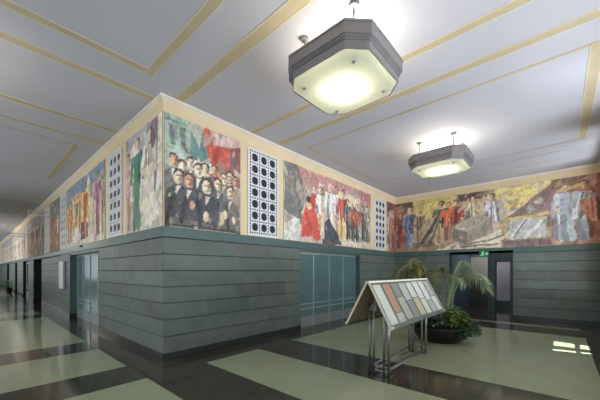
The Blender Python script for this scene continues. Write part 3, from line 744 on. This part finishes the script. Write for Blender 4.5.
# stepped outer metal frame, an open ring
prof = [(0.575, 0.02), (0.585, 0.02), (0.585, 0.115), (0.60, 0.12), (0.60, 0.135), (0.615, 0.14), (0.615, 0.155), (0.63, 0.16), (0.63, 0.275), (0.64, 0.28), (0.64, 0.30), (0.60, 0.30), (0.575, 0.28), (0.575, 0.02)]
loft(bm, [octa(r, c * r / 0.63, z) for r, z in prof])
bmesh.ops.remove_doubles(bm, verts=bm.verts, dist=1e-5)
fr = bm_obj('frame', bm, 'metal', lamp)
bm = bmesh.new()
R_ = [octa(r, c * r / .63, z) for r, z in ((0.572, 0.03), (0.555, 0.012), (0.50, -0.004), (0.38, -0.014), (0.2, -0.02))]
loft(bm, R_, close_top=True)
gd = bm_obj('diffuser', bm, 'lampglass', lamp, smooth=True)
for dx in (-0.38, 0.38):
    for dy in (-0.38, 0.38):
        bm = bmesh.new()
        tube(bm, (dx, dy, -0.012), (dx, dy, ZC - ZL), 0.009)
        rod = bm_obj('rod', bm, 'metal', lamp)
        bm = bmesh.new(); tube(bm, (dx, dy, ZC - ZL - 0.035), (dx, dy, ZC - ZL - 0.001), 0.05, 0.06, 18); bm_obj('ceiling_cap', bm, 'metal', rod)
        bm = bmesh.new(); lathe(bm, [(0.008, -0.035), (0.022, -0.03), (0.024, -0.018), (0.012, -0.008)], 14, 0, (dx, dy)); bm_obj('stud', bm, 'metal', rod)
LAMPS = [(3.34, 2.17), (7.60, 2.17), (-0.9, 6.4)]
dup(lamp, (7.60, 2.17, ZL), 0, 'octagonal ceiling lamp farther away, near the back wall mural')
dup(lamp, (-0.9, 6.4, ZL), 0, 'octagonal ceiling lamp over the hall, in front of grille and doorway')
def pl(name, x, y, z, w, col, size=0.04):
    L = bpy.data.lights.new(name, 'POINT'); L.energy = w; L.color = col; L.shadow_soft_size = size
    o = bpy.data.objects.new(name, L); COL.objects.link(o); o.location = (x, y, z); return o
LW = 14.0
for i, (x, y) in enumerate(LAMPS):
    for dx in (-0.11, 0.11):
        for dy in (-0.11, 0.11):
            if i < 4: pl('lamp_bulb', x + dx, y + dy, ZL + 0.13, LW, (1.0, 0.92, 0.80))
pl('hall_bulb', -0.6, 29.0, 3.9, 120, (1.0, 0.9, 0.75), 0.3)

# ------------------------------------------------------------------ display stand
ds = thing('display_stand', 'tent-shaped display stand on steel legs showing printed sheets', 'display stand', (5.10, 2.10, 0))
x0, x1 = -1.24, 1.22          # roof panel ends
hw, zr, ze = 0.338, 1.42, 0.795
def slab(bm, sgn, xa, xb, t0, t1, up, th):
    """piece of sloping panel: sgn side (+1 = +y), t 0 at ridge .. 1 at eave, lifted by up along outward normal"""
    d = Vector((0, sgn * hw, ze - zr)); n = Vector((0, sgn * (zr - ze), hw)).normalized()
    r0 = Vector((0, sgn * 0.012, zr))
    P = []
    for x in (xa, xb):
        for t in (t0, t1):
            for k in (up, up + th):
                P.append(r0 + d * t + n * k + Vector((x, 0, 0)))
    vs = [bm.verts.new(p) for p in P]
    for q in ((0, 1, 3, 2), (4, 6, 7, 5), (0, 4, 5, 1), (2, 3, 7, 6), (0, 2, 6, 4), (1, 5, 7, 3)):
        bm.faces.new([vs[i] for i in q])
sheet_m = []
for i, (c, v) in enumerate([((186, 190, 178), .06), ((150, 154, 138), .16), ((170, 164, 132), .14), ((118, 122, 116), .10), ((196, 198, 190), .22), ((158, 122, 98), .12), ((98, 100, 94), .10), ((160, 166, 158), .24)]):
    sheet_m.append(mat('printed_sheet_tone_%s' % 'abcdefgh'[i], c, 0.4, var=v * 1.5 + .06, scale=38))
for sgn, nm in ((1, 'rear'), (-1, 'front')):
    bm = bmesh.new(); slab(bm, sgn, x0, x1, 0, 1, 0, 0.016)
    p = bm_obj('sloping_panel', bm, 'panel_wood' if sgn > 0 else 'panel_front', ds)
    bm = bmesh.new(); slab(bm, sgn, x0 - 0.014, x0, -0.02, 1.03, -0.006, 0.028); bm_obj('edge_strip', bm, 'edge_white', p)
    bm = bmesh.new(); slab(bm, sgn, x1, x1 + 0.014, -0.02, 1.03, -0.006, 0.028); bm_obj('edge_strip', bm, 'edge_white', p)
    bm = bmesh.new(); slab(bm, sgn, x0, x1, 1.0, 1.03, -0.006, 0.03); bm_obj('eave_strip', bm, 'panel_front', p)
    for xx in (x0 + 0.02, x1 - 0.02):
        e = Vector((xx, sgn * (hw + 0.028), ze + 0.012))
        bm = bmesh.new(); tube(bm, e + Vector((-0.03, 0, 0)), e + Vector((0.03, 0, 0)), 0.016, seg=10); bm_obj('end_knob', bm, 'edge_white', p)
    if sgn < 0:
        rs = random.Random(4)
        ncol = 8; cw = (x1 - x0 - 0.06) / ncol
        rows = [[(0.06, .94, 0)], [(.06, .72, 5), (.74, .94, 7)], [(.06, .38, 3), (.40, .92, 1)], [(.06, .50, 7), (.52, .94, 3)], [(.06, .46, 0), (.48, .92, 2)], [(.05, .52, 4), (.54, .93, 0)], [(.05, .6, 4), (.62, .93, 7)], [(.06, .5, 7), (.52, .93, 4)]]
        for i in range(ncol):
            for (a, b, k) in rows[i]:
                bm = bmesh.new(); xa = x0 + 0.04 + i * cw
                slab(bm, sgn, xa, xa + cw * 0.80, a, b, 0.0165, 0.003)
                bm_obj('printed_sheet', bm, sheet_m[k], p)
# ridge strip
bm = bmesh.new(); box(bm, x0 - 0.02, -0.03, zr + 0.004, x1 + 0.02, 0.03, zr + 0.03); bm_obj('ridge_strip', bm, 'edge_white', ds)
# posts: pairs at each corner
px0, px1, py = -0.89, 0.75, 0.160
for ex_, sx in ((px0, 1), (px1, -1)):
    for sy in (-1, 1):
        ztop = zr - (zr - ze) * (py / hw) - 0.05
        for k in (0, 1):
            bm = bmesh.new(); xx = ex_ + sx * k * 0.0; yy = sy * (py - k * 0.075)
            zt = zr - (zr - ze) * (abs(yy) / hw) - 0.03
            tube(bm, (xx, yy, 0.0), (xx, yy, zt), 0.020, seg=12)
            pst = bm_obj('post', bm, 'steel', ds)
            bm = bmesh.new(); tube(bm, (xx, yy, 0.0), (xx, yy, 0.02), 0.024, seg=12); bm_obj('foot', bm, 'black', pst)
        bm = bmesh.new()
        P = [(ex_ - 0.02, sy * 0.03, ztop + 0.13), (ex_ - 0.02, sy * 0.19, ztop - 0.10), (ex_ - 0.02, sy * 0.03, ztop - 0.10)]
        A = [bm.verts.new(p) for p in P]; B = [bm.verts.new((p[0] + 0.04, p[1], p[2])) for p in P]
        bm.faces.new(A); bm.faces.new(B[::-1])
        for i in range(3): bm.faces.new((A[i], A[(i + 1) % 3], B[(i + 1) % 3], B[i]))
        bm_obj('gusset', bm, 'steel', ds)
    for z in (0.055, 0.125):
        bm = bmesh.new(); tube(bm, (ex_, -py, z), (ex_, py, z), 0.017, seg=10); bm_obj('end_rail', bm, 'steel', ds)
for sy in (-1, 1):
    bm = bmesh.new(); tube(bm, (px0, sy * py, 0.09), (px1, sy * py, 0.09), 0.0125, seg=10); bm_obj('long_rail', bm, 'steel', ds)
    bm = bmesh.new(); tube(bm, (px0, sy * (py - 0.075), 0.055), (px1, sy * (py - 0.075), 0.055), 0.0125, seg=10); bm_obj('long_rail', bm, 'steel', ds)

# ------------------------------------------------------------------ planter and plants
PX, PY = 7.25, 2.10
def at(r_, d_):    # photo-right, photo-depth offset from planter centre
    return PX + .6638 * r_ + .748 * d_, PY - .748 * r_ + .6638 * d_
pt = thing('planter_bowl', 'low black round planter bowl full of plants behind the display stand', 'planter', (PX, PY, 0))
bm = bmesh.new()
lathe(bm, [(0.40, 0.0), (0.46, 0.03), (0.56, 0.17), (0.63, 0.31), (0.65, 0.33), (0.64, 0.35), (0.60, 0.35), (0.58, 0.30)], 40)
bm_obj('bowl', bm, 'bowl', pt, smooth=True)
bm = bmesh.new(); lathe(bm, [(0.57, 0.31), (0.55, 0.325), (0.3, 0.345), (0.02, 0.35)], 28); bm_obj('soil', bm, 'soil', pt, smooth=True)

def leaf(bm, base, d, up, L, w, droop=0.3, mi=0, n=3):
    """a tapering bent blade of n segments"""
    base = Vector(base); d = Vector(d).normalized(); side = d.cross(Vector((0, 0, 1)))
    if side.length < 1e-3: side = Vector((1, 0, 0))
    side.normalize(); pv = None
    for i in range(n + 1):
        t = i / n
        c = base + d * L * t + Vector((0, 0, -droop * L * t * t))
        ww = w * (math.sin(math.pi * min(1, 0.18 + 0.82 * t)) ** 0.7 if t < 1 else 0.05)
        a = bm.verts.new(c + side * ww * .5); m = bm.verts.new(c + Vector((0, 0, -w * 0.12))); b = bm.verts.new(c - side * ww * .5)
        if pv:
            for q in ((pv[0], pv[1], m, a), (pv[1], pv[2], b, m)):
                f = bm.faces.new(q); f.material_index = mi; f.smooth = True
        pv = (a, m, b)

def frond(base, az, L, rise, droop, nl, ll, mname, parent, w=0.028, hang=0.5):
    bm = bmesh.new(); pts = []
    h = Vector((math.cos(az), math.sin(az), 0))
    n = 18
    for i in range(n + 1):
        t = i / n
        pts.append(Vector(base) + h * (L * (0.25 * t + 0.75 * t ** 1.35)) + Vector((0, 0, rise * (1 - (1 - t) ** 1.8) - droop * t ** 2.6)))
    for i in range(n):
        tube(bm, pts[i], pts[i + 1], 0.010 * (1 - .75 * i / n), 0.010 * (1 - .75 * (i + 1) / n), 5, cap=False)
    side = Vector((-h.y, h.x, 0))
    for k in range(nl):
        t = 0.32 + 0.67 * k / (nl - 1); f = t * n; i = min(int(f), n - 1); p = pts[i].lerp(pts[i + 1], f - i)
        tg = (pts[i + 1] - pts[i]).normalized()
        s = math.sin(math.pi * (0.15 + 0.80 * (t - .32) / .67)) ** .6
        for sg in (-1, 1):
            d = side * sg * 0.8 + tg * 0.65 + Vector((0, 0, 0.12)) + Vector((random.uniform(-.1, .1), random.uniform(-.1, .1), random.uniform(-.1, .1)))
            leaf(bm, p, d, None, ll * s * random.uniform(.85, 1.1), w, hang * random.uniform(.7, 1.3), n=4)
    return bm_obj('frond', bm, mname, parent)

zs = 0.34
pal = thing('potted_palm', 'tall feathery palm with grey-green arching fronds in the black planter', 'palm', (PX + 0.10, PY - 0.12, zs))
bm = bmesh.new(); tube(bm, (0, 0, -0.03), (0.01, -0.02, 0.30), 0.035, 0.026, 10); tube(bm, (0.01, -0.02, 0.30), (0, -0.04, 0.62), 0.026, 0.012, 10); bm_obj('stem', bm, 'trunk', pal, smooth=True)
RGT = math.atan2(-0.748, 0.6638)          # towards the right of the photo
for da, L, rise, dr, ll in ((0.0, 0.92, 1.66, 0.80, .46), (0.28, 0.86, 1.70, 0.62, .46), (-0.40, 0.78, 1.62, 0.55, .44), (0.8, 0.55, 1.5, .4, .36), (-1.2, 0.5, 1.45, .45, .36), (0.12, 0.62, 1.74, .42, .42), (-.15, 0.40, 1.72, .25, .38)):
    frond((0, -0.03, 0.30), RGT + da, L, rise - 0.34, dr, 26, ll, 'palm_green', pal, 0.016, 0.55)
for k in range(5):
    a = RGT + 1.57 + (k - 2) * .9
    bm = bmesh.new(); tube(bm, (0.02 * k - .04, -0.02, 0.0), (0.02 * k - .04 + .16 * math.cos(a), -.02 + .16 * math.sin(a), 0.72 + .1 * (k % 3)), 0.012, 0.006, 6); bm_obj('stalk', bm, 'palm_green', pal, smooth=True)
pal2 = thing('potted_palm', 'olive drooping palm behind the display stand, left of the tall palm', 'palm', (*at(-0.16, 0.10), zs))
bm = bmesh.new(); tube(bm, (0, 0, -0.03), (0, 0, 0.32), 0.03, 0.02, 10); bm_obj('stem', bm, 'trunk', pal2, smooth=True)
for da, L, rise, dr, ll in ((3.1, 0.80, 1.40, 0.62, .46), (2.6, 0.55, 1.32, 0.55, .44), (3.6, 0.58, 1.30, 0.6, .46), (3.4, 0.62, 1.46, 0.42, .44), (2.1, 0.45, 1.2, .45, .36), (4.2, 0.4, 1.15, .45, .36), (0.3, 0.42, 1.22, .38, .34), (3.1, 0.35, 1.25, .3, .4)):
    frond((0, 0, 0.22), RGT + da, L, rise + 0.20, dr, 22, ll, 'palm_olive', pal2, 0.020, 0.7)
dr_ = thing('spiky_plant', 'dark spiky-leaved plant peeking over the display stand left of palms', 'plant', (*at(-0.42, 0.28), zs))
bm = bmesh.new(); tube(bm, (0, 0, -0.03), (-0.02, 0.06, 1.24), 0.018, 0.014, 8); bm_obj('stem', bm, 'trunk', dr_, smooth=True)
bm = bmesh.new()
for k in range(26):
    a = k * 2.4; e = random.uniform(0.1, 1.2)
    leaf(bm, (-0.02, 0.06, 1.21 + random.uniform(0, .08)), (math.cos(a) * math.cos(e), math.sin(a) * math.cos(e), math.sin(e)), None, random.uniform(.24, .36), 0.03, random.uniform(.2, .6), n=4)
bm_obj('leaf_crown', bm, 'leaf_dark', dr_)

def shrub(label, x, y, r, h, n, mats, lw=0.050, ll=0.085, name='leafy_shrub', z=zs, group='low plants filling the planter'):
    bm = bmesh.new()
    for k in range(6):
        a = random.uniform(0, 6.28); tube(bm, (0, 0, -0.03), (math.cos(a) * r * .5, math.sin(a) * r * .5, h * .6), 0.006, 0.003, 5, mi=0)
    for k in range(n):
        a = random.uniform(0, 6.28); q = random.uniform(-0.25, 1); rr = r * math.sqrt(max(0, 1 - max(q, 0) ** 2)) * random.uniform(.45, 1)
        p = (math.cos(a) * rr, math.sin(a) * rr, h * (0.35 + .6 * q) * random.uniform(.8, 1))
        leaf(bm, p, (math.cos(a + random.uniform(-.7, .7)), math.sin(a + random.uniform(-.7, .7)), random.uniform(-.25, .6)), None, ll * random.uniform(.7, 1.2), lw, random.uniform(.1, .5), mi=random.randrange(len(mats)), n=3)
    o = bm_obj(name, bm, list(mats)); o.location = (x, y, z); tag(o, label, 'plant', group); return o
for lb, r_, d_, rr, h, n, ms in (
    ('bushy green plant spilling over the right side of planter', 0.36, -0.44, 0.29, 0.46, 420, ('leaf_mid', 'leaf_dark')),
    ('dark-leaved low plant at right end of planter by the floor reflection', 0.48, 0.18, 0.27, 0.46, 300, ('leaf_dark', 'leaf_mid')),
    ('yellow-green leafy plant at the middle of the planter below palm stem', 0.17, -0.28, 0.29, 0.50, 420, ('leaf_yellow', 'leaf_mid')),
    ('grey-green low plant left of yellow-green plant in planter', -0.16, -0.26, 0.28, 0.42, 360, ('leaf_grey', 'leaf_dark')),
    ('dark green low plant at left rim of the planter behind stand leg', -0.46, -0.10, 0.24, 0.34, 260, ('leaf_dark', 'leaf_grey')),
    ('dark leafy plant at back of planter behind the palm stems', 0.0, 0.26, 0.34, 0.46, 300, ('leaf_dark', 'leaf_mid'))):
    x, y = at(r_, d_); shrub(lb, x, y, rr, h, n, ms, z=0.13 if d_ < -0.4 else zs)
# distant potted plant down the hall
fp = thing('potted_plant', 'small green potted plant far down the hall at left edge', 'plant', (1.93, 30.6, 0))
bm = bmesh.new(); lathe(bm, [(0.13, 0), (0.19, 0.32), (0.20, 0.34), (0.17, 0.34), (0.165, 0.31)], 20); bm_obj('pot', bm, 'bowl', fp, smooth=True)
bm = bmesh.new()
for k in range(90):
    a = random.uniform(0, 6.28); q = random.uniform(0, 1)
    leaf(bm, (math.cos(a) * .1, math.sin(a) * .1, .3 + q * .6), (math.cos(a), math.sin(a), random.uniform(.1, 1)), None, random.uniform(.2, .36), .07, .4, n=3)
bm_obj('foliage', bm, 'leaf_mid', fp)

# ------------------------------------------------------------------ hall wall fittings
nb = thing('notice_board', 'slim blank white notice board on hall wall beside the glazed doorway', 'notice board', (XB - 0.02, 13.70, 0.98))
bm = bmesh.new(); box(bm, -0.05, -0.36, 0, -0.01, 0.36, 0.95); bevel(bm_obj('board', bm, 'white_board', nb), 0.005)
bm = bmesh.new()
for b in ((-0.055, -0.40, -0.03, 0.0, -0.36, 0.98), (-0.055, 0.36, -0.03, 0.0, 0.40, 0.98), (-0.055, -0.36, -0.03, 0.0, 0.36, 0), (-0.055, -0.36, 0.95, 0.0, 0.36, 0.98)): box(bm, *b)
bm_obj('frame', bm, 'metal_light', nb)
ms = thing('motion_sensor', 'tiny dark sensor on the marble band above the hall doorway', 'sensor', (XB - 0.014, 11.0, 2.36))
bm = bmesh.new(); box(bm, -0.03, -0.10, -0.03, 0.0, 0.10, 0.03); bevel(bm_obj('housing', bm, 'black', ms), 0.008)
bm = bmesh.new(); tube(bm, (-0.03, 0, 0), (-0.045, 0, -0.006), 0.022, 0.012, 12); bm_obj('lens', bm, 'black', ms)
wb = thing('wall_bracket', 'pale double-rail bracket arm projecting from hall wall, nearer one', 'bracket', (XB, 13.95, 3.58), 0, 'bracket arms on the hall wall')
for z in (0.0, 0.14):
    bm = bmesh.new(); tube(bm, (-0.02, 0, z), (-0.93, 0, z), 0.014, seg=8); bm_obj('rail', bm, 'bracket', wb)
bm = bmesh.new(); tube(bm, (-0.93, 0, -0.01), (-0.93, 0, 0.15), 0.014, seg=8); bm_obj('end_bar', bm, 'bracket', wb)
bm = bmesh.new(); box(bm, -0.03, -0.05, -0.06, 0.0, 0.05, 0.2); bm_obj('wall_plate', bm, 'bracket', wb)
dup(wb, (XB, 22.3, 3.5), 0, 'pale double-rail bracket arm projecting from hall wall, farther one')

# ------------------------------------------------------------------ light: daylight through windows, lamps added outside, ceiling lamps
wd = bpy.data.worlds.new('sky'); sc.world = wd; wd.use_nodes = True
bg = wd.node_tree.nodes['Background']; bg.inputs['Color'].default_value = (0.80, 0.88, 0.98, 1); bg.inputs['Strength'].default_value = 3.6
for a, b in WIN:
    L = bpy.data.lights.new('daylight_portal', 'AREA'); L.shape = 'RECTANGLE'; L.size = b - a; L.size_y = 3.3; L.energy = 1
    L.cycles.is_portal = True
    o = bpy.data.objects.new('daylight_portal', L); COL.objects.link(o); o.location = (XW - 0.11, (a + b) / 2, 2.55)
    o.rotation_euler = Matrix(((0, 0, -1), (1, 0, 0), (0, -1, 0))).transposed().to_euler() if False else (math.pi / 2, 0, -math.pi / 2)
for a, b in SW:
    L = bpy.data.lights.new('daylight_portal', 'AREA'); L.shape = 'RECTANGLE'; L.size = b - a; L.size_y = SWZ[1] - SWZ[0]; L.energy = 1
    L.cycles.is_portal = True
    o = bpy.data.objects.new('daylight_portal', L); COL.objects.link(o); o.location = ((a + b) / 2, YS - 0.07, (SWZ[0] + SWZ[1]) / 2)
    o.rotation_euler = (math.pi / 2, 0, 0)
for a, b in SW:      # unseen area lamps added outside the windows to brighten the ceiling
    L = bpy.data.lights.new('added_ceiling_fill', 'AREA'); L.shape = 'RECTANGLE'; L.size = b - a; L.size_y = 2.4; L.energy = 330; L.color = (0.84, 0.89, 1.0)
    o = bpy.data.objects.new('added_ceiling_fill', L); COL.objects.link(o); o.location = ((a + b) / 2, YS - 2.0, 0.3)
    o.rotation_euler = (Vector((0, 2.6, 2.5))).to_track_quat('-Z', 'Y').to_euler()
S = bpy.data.lights.new('added_sun_patch_spot', 'SPOT'); S.energy = 4200.0; S.spot_size = math.radians(26); S.spot_blend = 0.1; S.shadow_soft_size = 0.02; S.color = (0.95, 0.98, 1.0)
so = bpy.data.objects.new('added_sun_patch_spot', S); COL.objects.link(so)
so.location = (8.30, YS - 1.7, 1.35 + 1.7 * math.tan(math.radians(58)))
so.rotation_euler = (Vector((8.30, YS, 1.35)) - so.location).to_track_quat('-Z', 'Y').to_euler()

pl('vestibule_light', 14.2, 1.9, 3.1, 85, (1.0, 0.93, 0.85), 0.15)
# ------------------------------------------------------------------ camera
cam = bpy.data.cameras.new('camera'); cam.sensor_width = 36; cam.lens = 36 * 293 / 600
cam.shift_x = 0; cam.shift_y = 71 / 600; cam.clip_start = 0.05; cam.clip_end = 200
co = bpy.data.objects.new('camera', cam); COL.objects.link(co); co.location = (0, 0, 1.6)
yaw = math.atan2(0.6638, 0.748)      # forward direction in world
co.rotation_euler = (math.pi / 2, 0, yaw - math.pi / 2)
sc.camera = co
vs_ = sc.view_settings
vs_.view_transform = 'Standard'; vs_.look = 'None'; vs_.gamma = 1; vs_.exposure = 0.0; vs_.use_curve_mapping = False
sc.cycles.max_bounces = 10; sc.cycles.diffuse_bounces = 6; sc.cycles.glossy_bounces = 4
sc.cycles.use_denoising = True
sc.cycles.sample_clamp_indirect = 6
